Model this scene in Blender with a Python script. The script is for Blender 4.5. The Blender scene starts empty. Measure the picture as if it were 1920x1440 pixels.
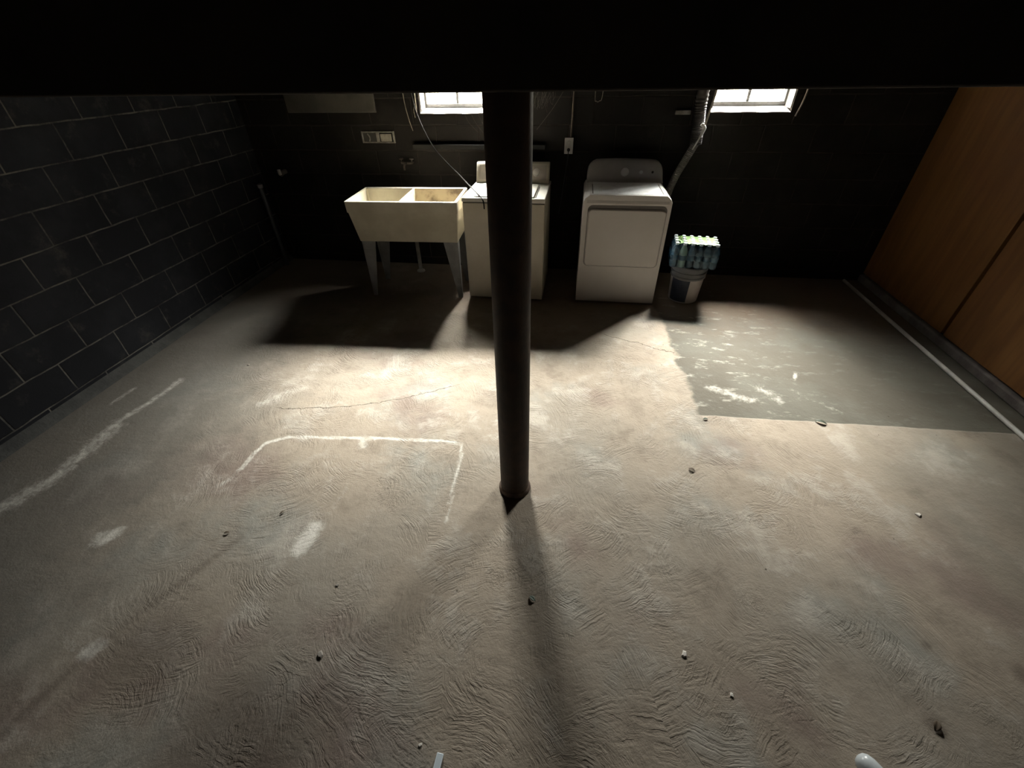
import bpy, bmesh, math, random
import numpy as np
from mathutils import Vector, Matrix
D = bpy.data
SC = bpy.context.scene
COL = SC.collection
random.seed(7)

# ---------------------------------------------------------------- camera
CAM_H = 1.768
F_PX, PITCH, YAW, ROLL = 793.05, 0.6565, -0.14979, -0.02034
fwd = Vector((math.sin(YAW)*math.cos(PITCH), math.cos(YAW)*math.cos(PITCH), -math.sin(PITCH)))
rt = Vector((math.cos(YAW), -math.sin(YAW), 0)); up = rt.cross(fwd)
r2 = rt*math.cos(ROLL)+up*math.sin(ROLL); u2 = -rt*math.sin(ROLL)+up*math.cos(ROLL)
cam = D.objects.new('camera', D.cameras.new('camera')); COL.objects.link(cam)
M = Matrix((r2, u2, -fwd)).transposed().to_4x4(); M.translation = (0, 0, CAM_H)
cam.matrix_world = M
cam.data.sensor_width = 36; cam.data.lens = F_PX/1920*36; cam.data.clip_start = 0.02
SC.camera = cam

# ---------------------------------------------------------------- daylight outside the two basement windows
w = D.worlds.new('sky'); SC.world = w; w.use_nodes = True
nt = w.node_tree; bg = nt.nodes['Background']
tc = nt.nodes.new('ShaderNodeTexCoord'); sep = nt.nodes.new('ShaderNodeSeparateXYZ')
nt.links.new(tc.outputs['Generated'], sep.inputs[0])
ramp = nt.nodes.new('ShaderNodeValToRGB'); nt.links.new(sep.outputs['Z'], ramp.inputs[0])
cr = ramp.color_ramp
cr.elements[0].position = 0.0; cr.elements[0].color = (.022, .020, .016, 1)      # ground and hedges
cr.elements[1].position = 1.0; cr.elements[1].color = (.95, .96, 1, 1)
for p, c in ((.12, (.035, .035, .033, 1)), (.3, (.060, .059, .057, 1)), (.42, (.165, .162, .155, 1)), (.56, (.58, .565, .53, 1)), (.72, (1, .975, .92, 1))):
    e = cr.elements.new(p); e.color = c
# sky lobe: brightest straight out from the wall, dimmed sideways to shape the light
def wm(op, a, b):
    n = nt.nodes.new('ShaderNodeMath'); n.operation = op
    for i, v in enumerate((a, b)):
        if isinstance(v, (int, float)): n.inputs[i].default_value = v
        else: nt.links.new(v, n.inputs[i])
    return n.outputs[0]
hyp = wm('SQRT', wm('ADD', wm('MULTIPLY', sep.outputs['X'], sep.outputs['X']), wm('MULTIPLY', sep.outputs['Y'], sep.outputs['Y'])), 0)
ca = wm('MAXIMUM', wm('DIVIDE', sep.outputs['Y'], wm('ADD', hyp, 1e-4)), 0.0)
lobe = wm('ADD', wm('MULTIPLY', wm('POWER', ca, 3.1), .985), .015)
nt.links.new(ramp.outputs[0], bg.inputs[0]); nt.links.new(wm('MULTIPLY', lobe, 1850), bg.inputs[1])

SC.view_settings.view_transform = 'Standard'; SC.view_settings.look = 'None'
SC.view_settings.exposure = -0.12; SC.view_settings.gamma = 1; SC.view_settings.use_curve_mapping = False

WY, WX0, WX1, WFRONT, CEIL = 4.30, -3.17, 2.82, -1.6, 2.06
WT = .27
WINS = [(-1.425, -.80), (1.045, 1.665)]
WZ0, WZ1 = 1.385, 2.02
for i, (a, b) in enumerate(WINS):                     # sky portals just outside each opening
    l = D.lights.new('sky_portal', 'AREA'); l.shape = 'RECTANGLE'; l.size = b-a; l.size_y = WZ1-WZ0
    l.cycles.is_portal = True
    o = D.objects.new('sky_portal', l); COL.objects.link(o)
    o.location = ((a+b)/2, WY+WT+.01, (WZ0+WZ1)/2); o.rotation_euler = (math.radians(-90), 0, 0)

# ---------------------------------------------------------------- helpers
def nodes(name):
    m = D.materials.new(name); m.use_nodes = True
    return m, m.node_tree, m.node_tree.nodes['Principled BSDF']
def N(t, ty, **k):
    n = t.nodes.new(ty)
    for a, b in k.items():
        setattr(n, a, b)
    return n
def lk(t, a, b): t.links.new(a, b)
def math_(t, op, a, b=None, c=None, clamp=False):
    n = N(t, 'ShaderNodeMath', operation=op, use_clamp=clamp)
    for i, v in enumerate((a, b, c)):
        if v is None: continue
        if isinstance(v, (int, float)): n.inputs[i].default_value = v
        else: lk(t, v, n.inputs[i])
    return n.outputs[0]
def noise(t, vec, scale, detail=4, rough=.55, dim='3D'):
    n = N(t, 'ShaderNodeTexNoise', noise_dimensions=dim); lk(t, vec, n.inputs['Vector'])
    n.inputs['Scale'].default_value = scale; n.inputs['Detail'].default_value = detail; n.inputs['Roughness'].default_value = rough
    return n
def mix(t, fac, a, b, blend='MIX'):
    n = N(t, 'ShaderNodeMix', data_type='RGBA', blend_type=blend)
    for s, v in ((0, fac), (6, a), (7, b)):
        if isinstance(v, (int, float)): n.inputs[s].default_value = v
        elif isinstance(v, tuple): n.inputs[s].default_value = (*v, 1)[:4]
        else: lk(t, v, n.inputs[s])
    return n.outputs[2]
def step(t, v, a, b):
    n = N(t, 'ShaderNodeMapRange', interpolation_type='SMOOTHSTEP')
    lk(t, v, n.inputs[0]); n.inputs[1].default_value = a; n.inputs[2].default_value = b
    return n.outputs[0]
def simple(name, c1, c2=None, rough=.5, metal=0, scale=8, bump=0, bscale=60, alpha=None, trans=0, lo=.35, hi=.65, spec=.5):
    m, t, p = nodes(name)
    g = N(t, 'ShaderNodeTexCoord').outputs['Object']
    if c2 is None: c2 = tuple(x*.85 for x in c1)
    n = noise(t, g, scale, 6)
    lk(t, mix(t, step(t, n.outputs[0], lo, hi), c1, c2), p.inputs['Base Color'])
    p.inputs['Roughness'].default_value = rough; p.inputs['Metallic'].default_value = metal
    p.inputs['Transmission Weight'].default_value = trans; p.inputs['Specular IOR Level'].default_value = spec
    if bump:
        b = N(t, 'ShaderNodeBump'); b.inputs['Strength'].default_value = 1; b.inputs['Distance'].default_value = bump
        lk(t, noise(t, g, bscale, 4).outputs[0], b.inputs['Height']); lk(t, b.outputs[0], p.inputs['Normal'])
    return m

def obj(name, bm, mat, parent=None, smooth=False, bevel=0, seg=2, loc=None):
    me = D.meshes.new(name)
    if isinstance(bm, bmesh.types.BMesh):
        bmesh.ops.recalc_face_normals(bm, faces=bm.faces); bm.to_mesh(me); bm.free()
    else:
        me.from_pydata(*bm); me.update()
    o = D.objects.new(name, me); COL.objects.link(o)
    me.materials.append(mat)
    if parent is not None: o.parent = parent
    if loc is not None: o.location = loc
    if bevel:
        b = o.modifiers.new('bevel', 'BEVEL'); b.width = bevel; b.segments = seg; b.limit_method = 'ANGLE'; b.angle_limit = math.radians(40)
        smooth = True
    if smooth:
        me.shade_smooth()
        me.set_sharp_from_angle(angle=math.radians(45))
    return o
def thing(name, label, cat, loc=(0, 0, 0), rz=0, group=None):
    o = D.objects.new(name, None); COL.objects.link(o); o.location = loc; o.rotation_euler = (0, 0, rz)
    o.empty_display_size = .1
    return tag(o, label, cat, group)
def tag(o, label, cat, group=None):
    o['label'] = label; o['category'] = cat
    if group: o['group'] = group
    return o
def struct(o, label=None, cat=None):
    o['kind'] = 'structure'
    if label: o['label'] = label
    if cat: o['category'] = cat
    return o
def box(bm, a, b):
    v = [bm.verts.new((x, y, z)) for x in (a[0], b[0]) for y in (a[1], b[1]) for z in (a[2], b[2])]
    for f in ((0, 1, 3, 2), (4, 6, 7, 5), (0, 4, 5, 1), (2, 3, 7, 6), (0, 2, 6, 4), (1, 5, 7, 3)):
        bm.faces.new([v[i] for i in f])
def B(a, b):
    bm = bmesh.new(); box(bm, a, b); return bm
def loft(bm, rings, cap=True, closed=False):
    R = [[bm.verts.new(p) for p in r] for r in rings]
    n = len(R[0])
    pairs = list(zip(R, R[1:])) + ([(R[-1], R[0])] if closed else [])
    for a, b in pairs:
        for i in range(n):
            bm.faces.new((a[i], a[(i+1) % n], b[(i+1) % n], b[i]))
    if cap and not closed:
        bm.faces.new(R[0][::-1]); bm.faces.new(R[-1])
    return R
def lathe(bm, prof, n=28, c=(0, 0, 0), cap=True):
    loft(bm, [[(c[0]+r*math.cos(2*math.pi*i/n), c[1]+r*math.sin(2*math.pi*i/n), c[2]+z) for i in range(n)] for r, z in prof], cap)
def tube(bm, pts, r, n=10, sub=6, jit=0):
    P = [Vector(p) for p in pts]
    if sub > 1 and len(P) > 2:
        Q = []
        for i in range(len(P)-1):
            p0 = P[max(i-1, 0)]; p1 = P[i]; p2 = P[i+1]; p3 = P[min(i+2, len(P)-1)]
            for k in range(sub):
                s = k/sub
                Q.append(.5*((2*p1)+(-p0+p2)*s+(2*p0-5*p1+4*p2-p3)*s*s+(-p0+3*p1-3*p2+p3)*s**3))
        Q.append(P[-1]); P = Q
    rings = []
    nrm = None
    for i, p in enumerate(P):
        d = (P[min(i+1, len(P)-1)]-P[max(i-1, 0)]).normalized()
        if nrm is None: nrm = d.orthogonal().normalized()
        nrm = (nrm-d*nrm.dot(d)).normalized(); bb = d.cross(nrm)
        rr = r(i/(len(P)-1)) if callable(r) else r
        rr *= 1+jit*(random.random()-.5)
        rings.append([p+rr*(math.cos(2*math.pi*k/n)*nrm+math.sin(2*math.pi*k/n)*bb) for k in range(n)])
    loft(bm, rings)
def T(pts, r, **k):
    bm = bmesh.new(); tube(bm, pts, r, **k); return bm
def LA(prof, **k):
    bm = bmesh.new(); lathe(bm, prof, **k); return bm
def xform(bm, m):
    bmesh.ops.transform(bm, matrix=m, verts=bm.verts); return bm
def rrect(x0, x1, z0, z1, r, n=6):
    out = []
    for cx, cz, a0 in ((x1-r, z1-r, 0), (x0+r, z1-r, 90), (x0+r, z0+r, 180), (x1-r, z0+r, 270)):
        for k in range(n+1):
            a = math.radians(a0+90*k/n); out.append((cx+r*math.cos(a), cz+r*math.sin(a)))
    return out

# ---------------------------------------------------------------- materials of the setting
def block_material(name, axis, z_off, y_off, face1, face2, mortar, strength):
    m, t, p = nodes(name)
    g = N(t, 'ShaderNodeTexCoord').outputs['Object']
    s = N(t, 'ShaderNodeSeparateXYZ'); lk(t, g, s.inputs[0])
    h = s.outputs['Y'] if axis == 'Y' else s.outputs['X']
    wob = noise(t, g, 3, 2).outputs[0]
    hh = math_(t, 'ADD', math_(t, 'ADD', h, y_off), math_(t, 'MULTIPLY', math_(t, 'SUBTRACT', wob, .5), .02))
    vv = math_(t, 'ADD', math_(t, 'ADD', s.outputs['Z'], z_off), math_(t, 'MULTIPLY', math_(t, 'SUBTRACT', noise(t, g, 4.7, 2).outputs[0], .5), .014))
    c = N(t, 'ShaderNodeCombineXYZ'); lk(t, hh, c.inputs[0]); lk(t, vv, c.inputs[1])
    br = N(t, 'ShaderNodeTexBrick'); lk(t, c.outputs[0], br.inputs['Vector'])
    br.offset = .5; br.squash = 1
    br.inputs['Scale'].default_value = 1; br.inputs['Brick Width'].default_value = .4; br.inputs['Row Height'].default_value = .2032
    br.inputs['Mortar Size'].default_value = .0065; br.inputs['Mortar Smooth'].default_value = .6
    br.inputs['Color1'].default_value = (0, 0, 0, 1); br.inputs['Color2'].default_value = (1, 1, 1, 1); br.inputs['Mortar'].default_value = (.5, .5, .5, 1)
    face = mix(t, step(t, noise(t, g, 2.2, 6, .65).outputs[0], .4, .7), face1, face2)
    face = mix(t, math_(t, 'MULTIPLY', br.outputs['Color'], .25), face, tuple(x*1.6 for x in face1))
    dust = step(t, noise(t, g, 5.3, 7, .7).outputs[0], .55, .78)
    face = mix(t, math_(t, 'MULTIPLY', dust, .6), face, tuple(x*.55 for x in mortar))
    # efflorescence blown out of the joints here and there
    wear = step(t, noise(t, g, 5, 8, .75).outputs[0], .36, .64)
    mfac = math_(t, 'MULTIPLY', br.outputs['Fac'], math_(t, 'MULTIPLY_ADD', wear, .80*strength, .14*strength))
    lk(t, mix(t, mfac, face, mortar), p.inputs['Base Color'])
    p.inputs['Roughness'].default_value = .85; p.inputs['Specular IOR Level'].default_value = .25
    hgt = math_(t, 'ADD', math_(t, 'MULTIPLY', br.outputs['Fac'], -1.0), math_(t, 'MULTIPLY', noise(t, g, 90, 4).outputs[0], .25))
    b = N(t, 'ShaderNodeBump'); b.inputs['Distance'].default_value = .004; lk(t, hgt, b.inputs['Height']); lk(t, b.outputs[0], p.inputs['Normal'])
    return m
M_left = block_material('painted_block', 'Y', -.080+.2032*10, -2.40+.02+.4*20, (.013, .0135, .017), (.026, .0265, .031), (.18, .17, .15), 1)
M_back = block_material('dark_back_block', 'X', -.080+.2032*10, .1+.4*20, (.0105, .0085, .007), (.022, .018, .015), (.05, .042, .034), .7)  # dark brown block with fainter joints

def floor_material():
    m, t, p = nodes('trowelled_concrete')
    g = N(t, 'ShaderNodeTexCoord').outputs['Object']
    s = N(t, 'ShaderNodeSeparateXYZ'); lk(t, g, s.inputs[0]); X, Y = s.outputs['X'], s.outputs['Y']
    n_big = noise(t, g, .9, 5, .6).outputs[0]; n_mid = noise(t, g, 3.5, 8, .68).outputs[0]; n_fine = noise(t, g, 40, 6, .7).outputs[0]
    n_b2 = noise(t, g, 1.7, 5, .6)
    col = mix(t, step(t, n_big, .4, .62), (.36, .315, .265), (.31, .285, .25))
    col = mix(t, step(t, n_b2.outputs['Fac'], .5, .7), col, (.285, .285, .265))                     # greenish grey
    col = mix(t, math_(t, 'MULTIPLY', step(t, noise(t, g, 1.3, 4).outputs[0], .53, .68), .75), col, (.225, .175, .158))  # pinkish brown
    col = mix(t, math_(t, 'MULTIPLY', step(t, n_mid, .5, .66), .6), col, (.50, .47, .43))
    col = mix(t, math_(t, 'MULTIPLY', step(t, n_mid, .48, .30), .55), col, (.18, .155, .13))
    # far left, along the wall: greyer slab, with light falloff painted in as darkening
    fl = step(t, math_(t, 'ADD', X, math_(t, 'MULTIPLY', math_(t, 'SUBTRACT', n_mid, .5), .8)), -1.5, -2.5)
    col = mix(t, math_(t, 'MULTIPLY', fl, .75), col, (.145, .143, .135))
    fr = math_(t, 'MULTIPLY', step(t, math_(t, 'ADD', X, math_(t, 'MULTIPLY', math_(t, 'SUBTRACT', n_big, .5), 1.6)), 1.1, 2.2), step(t, Y, 2.2, 1.4))  # right floor: light falloff painted into the colour
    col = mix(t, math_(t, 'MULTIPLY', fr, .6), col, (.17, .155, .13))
    # smooth infill slab at the right rear
    ex = math_(t, 'SUBTRACT', math_(t, 'MULTIPLY_ADD', math_(t, 'SUBTRACT', Y, 2.07), .06, X), .85)
    ex = math_(t, 'ADD', ex, math_(t, 'MULTIPLY', math_(t, 'SUBTRACT', n_mid, .5), .22))
    ey = math_(t, 'SUBTRACT', math_(t, 'MULTIPLY_ADD', X, -.025, Y), 2.07)
    ey = math_(t, 'ADD', ey, math_(t, 'MULTIPLY', math_(t, 'SUBTRACT', noise(t, g, 6, 4).outputs[0], .5), .025))
    slab = math_(t, 'MULTIPLY', step(t, ex, -.02, .03), step(t, ey, -.006, .008))
    scol = mix(t, step(t, n_b2.outputs['Fac'], .4, .6), (.135, .132, .115), (.115, .108, .092))
    mp = N(t, 'ShaderNodeMapping'); mp.inputs['Scale'].default_value = (1, 2.6, 1); mp.inputs['Rotation'].default_value = (0, 0, .25); lk(t, g, mp.inputs[0])
    streak = noise(t, mp.outputs[0], 6, 9, .72).outputs[0]
    nearx = step(t, X, 1.9, 1.0)
    sc2 = math_(t, 'MULTIPLY', step(t, streak, .54, .66), math_(t, 'MULTIPLY_ADD', nearx, .75, .12))
    scol = mix(t, sc2, scol, (.36, .35, .32))
    col = mix(t, slab, col, scol)
    # efflorescence / lime marks stored on the slab
    at = N(t, 'ShaderNodeAttribute', attribute_name='lime')
    e = math_(t, 'ADD', at.outputs['Fac'], math_(t, 'MULTIPLY', math_(t, 'SUBTRACT', noise(t, g, 22, 8, .75).outputs[0], .5), .9))
    e = math_(t, 'MULTIPLY', step(t, e, .28, .75), step(t, at.outputs['Fac'], .03, .25))
    col = mix(t, e, col, (.68, .67, .64))
    at2 = N(t, 'ShaderNodeAttribute', attribute_name='damp')
    e2 = math_(t, 'MULTIPLY', at2.outputs['Fac'], step(t, math_(t, 'ADD', at2.outputs['Fac'], math_(t, 'SUBTRACT', n_mid, .5)), .3, .8))
    col = mix(t, math_(t, 'MULTIPLY', e2, .7), col, (.12, .095, .08))
    # hairline crack
    tt = math_(t, 'DIVIDE', math_(t, 'ADD', X, 1.83), 1.03)
    cy = math_(t, 'ADD', math_(t, 'MULTIPLY_ADD', math_(t, 'MULTIPLY', tt, tt), .28, 1.84), math_(t, 'MULTIPLY', tt, .04))
    cy = math_(t, 'ADD', cy, math_(t, 'MULTIPLY', math_(t, 'SUBTRACT', noise(t, g, 9, 5, .7).outputs[0], .5), .09))
    dd = math_(t, 'ABSOLUTE', math_(t, 'SUBTRACT', Y, cy))
    ck = math_(t, 'MULTIPLY', step(t, dd, .0045, .001), math_(t, 'MULTIPLY', step(t, tt, -.02, .05), step(t, tt, 1.15, 1.0)))
    cy2 = math_(t, 'MULTIPLY_ADD', math_(t, 'SUBTRACT', X, .3), -.42, 3.0)
    cy2 = math_(t, 'ADD', cy2, math_(t, 'MULTIPLY', math_(t, 'SUBTRACT', noise(t, g, 8, 5, .7).outputs[0], .5), .12))
    dd2 = math_(t, 'ABSOLUTE', math_(t, 'SUBTRACT', Y, cy2))
    ck2 = math_(t, 'MULTIPLY', step(t, dd2, .006, .001), math_(t, 'MULTIPLY', step(t, X, .28, .32), step(t, X, .84, .8)))
    ckk = math_(t, 'MAXIMUM', ck, ck2)
    col = mix(t, math_(t, 'MULTIPLY', ckk, .75), col, (.07, .055, .045))
    # specks
    vo = N(t, 'ShaderNodeTexVoronoi'); vo.inputs['Scale'].default_value = 9; lk(t, g, vo.inputs['Vector'])
    sp = math_(t, 'MULTIPLY', step(t, vo.outputs['Distance'], .05, .03), step(t, n_mid, .5, .55))
    col = mix(t, math_(t, 'MULTIPLY', sp, .8), col, (.06, .05, .04))
    # browner, darker floor in front of and under the appliances
    rb = math_(t, 'MULTIPLY', step(t, math_(t, 'ADD', Y, math_(t, 'MULTIPLY', math_(t, 'SUBTRACT', n_mid, .5), .8)), 2.95, 3.7), .6)
    col = mix(t, rb, col, (.15, .10, .065))
    col = mix(t, 1.0, col, (.98, .945, .90), 'MULTIPLY')
    # colour settles in the trowel grooves
    swirl = None
    amps = []
    for (sc, rad, off, seed) in ((2.3, .0085, .75, 0.0), (1.6, .012, .9, 13.7), (3.1, .0075, .5, 41.3)):
        mv = N(t, 'ShaderNodeVectorMath', operation='ADD'); lk(t, g, mv.inputs[0]); mv.inputs[1].default_value = (seed, seed*.7, 0)
        v = N(t, 'ShaderNodeTexVoronoi', voronoi_dimensions='2D'); v.inputs['Scale'].default_value = sc; lk(t, mv.outputs[0], v.inputs['Vector'])
        d1 = N(t, 'ShaderNodeVectorMath', operation='SUBTRACT'); lk(t, mv.outputs[0], d1.inputs[0]); lk(t, v.outputs['Position'], d1.inputs[1])
        o1 = N(t, 'ShaderNodeVectorMath', operation='SUBTRACT'); lk(t, v.outputs['Color'], o1.inputs[0]); o1.inputs[1].default_value = (.5, .5, .5)
        o2 = N(t, 'ShaderNodeVectorMath', operation='SCALE'); lk(t, o1.outputs[0], o2.inputs[0]); o2.inputs['Scale'].default_value = off
        d2 = N(t, 'ShaderNodeVectorMath', operation='ADD'); lk(t, d1.outputs[0], d2.inputs[0]); lk(t, o2.outputs[0], d2.inputs[1])
        d3 = N(t, 'ShaderNodeVectorMath', operation='MULTIPLY'); lk(t, d2.outputs[0], d3.inputs[0]); d3.inputs[1].default_value = (1, 1, 0)
        ln = N(t, 'ShaderNodeVectorMath', operation='LENGTH'); lk(t, d3.outputs[0], ln.inputs[0])
        sp3 = N(t, 'ShaderNodeSeparateXYZ'); lk(t, d3.outputs[0], sp3.inputs[0])
        ang = math_(t, 'ARCTAN2', sp3.outputs['Y'], sp3.outputs['X'])
        cc = N(t, 'ShaderNodeCombineXYZ')
        wobr = math_(t, 'MULTIPLY_ADD', math_(t, 'SUBTRACT', noise(t, mv.outputs[0], 7, 3, .6).outputs[0], .5), .05, ln.outputs['Value'])
        lk(t, math_(t, 'MULTIPLY', wobr, 1/rad), cc.inputs[0]); lk(t, math_(t, 'MULTIPLY', ang, 2.6), cc.inputs[1]); lk(t, v.outputs['Color'], cc.inputs[2])
        wv = math_(t, 'MULTIPLY', step(t, noise(t, cc.outputs[0], 1.0, 3, .6).outputs[0], .38, .62), -1.0)
        msk = step(t, noise(t, mv.outputs[0], 3.6, 6, .7).outputs[0], .46, .62)
        msk = math_(t, 'MULTIPLY', msk, step(t, v.outputs['Distance'], .8, .35))
        wv = math_(t, 'MULTIPLY', wv, msk)
        swirl = wv if swirl is None else math_(t, 'ADD', swirl, wv)
    zone = math_(t, 'MULTIPLY', step(t, math_(t, 'MULTIPLY_ADD', Y, .45, X), -1.75, -1.0), step(t, math_(t, 'MULTIPLY_ADD', Y, .1, X), 2.0, 1.2))
    zone = math_(t, 'MULTIPLY', zone, math_(t, 'SUBTRACT', 1.0, slab))
    zone = math_(t, 'MULTIPLY_ADD', zone, .9, .04)
    swirl = math_(t, 'MULTIPLY', swirl, zone)
    col = mix(t, math_(t, 'MULTIPLY', swirl, -.20), col, (.17, .14, .11))
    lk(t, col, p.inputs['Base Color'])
    p.inputs['Roughness'].default_value = .9; p.inputs['Specular IOR Level'].default_value = .12
    h = math_(t, 'MULTIPLY', swirl, .0022)
    h = math_(t, 'ADD', h, math_(t, 'MULTIPLY', n_fine, .0022))
    h = math_(t, 'ADD', h, math_(t, 'MULTIPLY', n_mid, .010))
    h = math_(t, 'ADD', h, math_(t, 'MULTIPLY', noise(t, g, 150, 3, .6).outputs[0], .0007))
    h = math_(t, 'ADD', h, math_(t, 'MULTIPLY', ckk, -.004))
    h = math_(t, 'ADD', h, math_(t, 'MULTIPLY', slab, -.004))
    b = N(t, 'ShaderNodeBump'); b.inputs['Distance'].default_value = 1.0; b.inputs['Strength'].default_value = .8
    lk(t, h, b.inputs['Height']); lk(t, b.outputs[0], p.inputs['Normal'])
    return m
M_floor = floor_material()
M_ceil = simple('dark_boards', (.030, .026, .022), (.020, .017, .014), .9, scale=3, bump=.002)
M_frontwall = simple('bare_concrete_dark', (.05, .048, .045), (.035, .033, .03), .9, scale=2, bump=.002)

# ---------------------------------------------------------------- floor
def build_floor():
    st = .02
    xs = np.arange(WX0-.2, WX1+.2+st, st); ys = np.arange(WFRONT-.2, WY+.2+st, st)
    nx, ny = len(xs), len(ys)
    GX, GY = np.meshgrid(xs, ys)
    co = np.stack([GX.ravel(), GY.ravel(), np.zeros(nx*ny)], 1)
    idx = np.arange(nx*ny).reshape(ny, nx)
    f = np.stack([idx[:-1, :-1], idx[:-1, 1:], idx[1:, 1:], idx[1:, :-1]], -1).reshape(-1, 4)
    me = D.meshes.new('floor')
    me.vertices.add(len(co)); me.vertices.foreach_set('co', co.astype('f').ravel())
    me.loops.add(f.size); me.loops.foreach_set('vertex_index', f.astype('i').ravel())
    me.polygons.add(len(f)); me.polygons.foreach_set('loop_start', np.arange(0, f.size, 4, dtype='i'))
    me.update(calc_edges=True); me.validate()
    def seg(pts, wd):
        d = np.full(GX.shape, 9.0)
        for (a, b) in zip(pts, pts[1:]):
            ax, ay, bx, by = a[0], a[1], b[0], b[1]
            L = (bx-ax)**2+(by-ay)**2
            tt = np.clip(((GX-ax)*(bx-ax)+(GY-ay)*(by-ay))/L, 0, 1)
            d = np.minimum(d, np.hypot(GX-ax-tt*(bx-ax), GY-ay-tt*(by-ay)))
        return np.exp(-(d/wd)**2)
    lime = np.zeros(GX.shape)
    def add(v, s=1.0):
        nonlocal lime
        lime = np.maximum(lime, v*s)
    add(seg([(-1.72, 1.33), (-1.72, 1.45), (-1.70, 1.54), (-1.60, 1.60), (-1.41, 1.62), (-1.21, 1.64), (-1.02, 1.66), (-.83, 1.67), (-.67, 1.68), (-.56, 1.67)], .018), .72)
    add(seg([(-.56, 1.67), (-.54, 1.60), (-.53, 1.44), (-.52, 1.30)], .016), .68)
    add(seg([(-.52, 1.30), (-.51, 1.15)], .02), .5)
    add(seg([(-1.14, 1.64), (-1.12, 1.58)], .045), .55)
    add(seg([(-1.72, 1.33), (-1.75, 1.22)], .03), .45)
    add(seg([(-2.85, .80), (-2.78, .94), (-2.73, 1.06), (-2.70, 1.17), (-2.71, 1.35), (-2.73, 1.55)], .10), .50)
    add(seg([(-2.73, 1.5), (-2.74, 1.63), (-2.70, 1.79), (-2.68, 2.05)], .045), .5)
    add(seg([(-2.11, .85), (-2.07, .89)], .065), .6)
    add(seg([(-1.13, 1.04), (-1.14, .93)], .055), .8)
    add(seg([(-1.10, 1.12), (-1.08, 1.3)], .04), .35)
    add(seg([(-1.72, .42), (-1.70, .44)], .05), .7)
    add(seg([(-1.85, .45), (-1.80, .43)], .03), .45)
    add(seg([(-1.95, 1.85), (-1.85, 2.0)], .05), .45)
    add(seg([(-2.95, 1.75), (-2.93, 1.92)], .03), .5)
    add(seg([(-.30, 2.05), (-.38, 1.75)], .13), .38)
    add(seg([(-.12, 1.05), (-.20, .85)], .09), .30)
    add(seg([(1.60, 2.62), (1.57, 2.55)], .02), .6)
    add(seg([(1.50, 2.42), (1.72, 2.22)], .04), .36)
    add(seg([(.98, 2.38), (1.15, 2.30), (1.22, 2.28)], .06), .48)
    add(seg([(1.30, 2.42), (1.38, 2.30)], .08), .42)
    damp = np.zeros(GX.shape)
    for (x, y, wd, s) in ((-1.0, .25, .35, .95), (-1.5, .45, .3, .8), (1.70, .80, .06, .9), (1.30, .60, .05, .9), (1.62, .62, .05, .8), (1.42, .86, .03, .9), (.9, .55, .2, .3), (2.3, .9, .4, .6), (-2.2, .3, .5, .6)):
        damp = np.maximum(damp, s*np.exp(-((GX-x)**2+(GY-y)**2)/wd**2))
    damp = np.maximum(damp, .7*seg([(-1.45, .95), (-1.7, .45), (-1.8, .1)], .04))
    damp = np.maximum(damp, .5*seg([(WX0, 0), (WX0, WY)], .15))
    for nm, v in (('lime', lime), ('damp', damp)):
        a = me.attributes.new(nm, 'FLOAT', 'POINT'); a.data.foreach_set('value', v.astype('f').ravel())
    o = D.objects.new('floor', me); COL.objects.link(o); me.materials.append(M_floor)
    struct(o)
build_floor()

# ---------------------------------------------------------------- walls and ceiling
def holed_wall(x0, x1, z0, z1, y0, y1, holes):
    bm = bmesh.new()
    xs = sorted({x0, x1, *[h[0] for h in holes], *[h[1] for h in holes]}); zs = sorted({z0, z1, *[h[2] for h in holes], *[h[3] for h in holes]})
    for a, b in zip(xs, xs[1:]):
        for c, d in zip(zs, zs[1:]):
            if any(h[0] <= a and b <= h[1] and h[2] <= c and d <= h[3] for h in holes): continue
            box(bm, (a, y0, c), (b, y1, d))
    bmesh.ops.remove_doubles(bm, verts=bm.verts, dist=1e-5)
    # drop the internal faces shared by two cells
    seen = {}
    for f in bm.faces: seen.setdefault(tuple(round(v, 4) for v in f.calc_center_median()), []).append(f)
    bmesh.ops.delete(bm, geom=[f for l in seen.values() if len(l) > 1 for f in l], context='FACES_ONLY')
    return bm
struct(obj('wall_back', holed_wall(WX0-.2, WX1+.2, 0, CEIL, WY, WY+WT, [(a, b, WZ0, WZ1) for a, b in WINS]), M_back))
struct(obj('wall_left', B((WX0-.2, WFRONT, 0), (WX0, WY, CEIL)), M_left))
struct(obj('wall_right', B((WX1, WFRONT, 0), (WX1+.2, WY, CEIL)), M_frontwall))
struct(obj('wall_front', B((WX0-.2, WFRONT-.2, 0), (WX1+.2, WFRONT, CEIL)), M_frontwall))
struct(obj('ceiling', B((WX0-.2, WFRONT-.2, CEIL), (WX1+.2, WY+WT, CEIL+.1)), M_ceil))
bm = bmesh.new()      # unseen slats added outside to cut the right window's light
for k in range(16): box(bm, (.28+k*.072, WY+.66, 1.74), (.28+k*.072+.040, WY+.69, 3.3))
for z in (1.74, 3.2): box(bm, (.25, WY+.69, z), (1.42, WY+.72, z+.06))
struct(obj('added_light_slats', bm, M_frontwall))
M_curb = simple('rough_mortar', (.17, .15, .14), (.12, .10, .095), .9, scale=9, bump=.004, bscale=40)
struct(obj('baseboard_right', B((2.765, WFRONT, 0), (WX1, WY, .065)), M_curb, bevel=.012))
M_curbl = simple('left_curb_mortar', (.075, .075, .07), (.05, .05, .048), .9, scale=9, bump=.004, bscale=40)
bm = bmesh.new()
loft(bm, [[(WX0, y, 0), (WX0+.045, y, 0), (WX0+.035, y, .012), (WX0+.01, y, .035), (WX0, y, .055)] for y in (WFRONT, WY)])
struct(obj('baseboard_left', bm, M_curbl))

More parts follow.
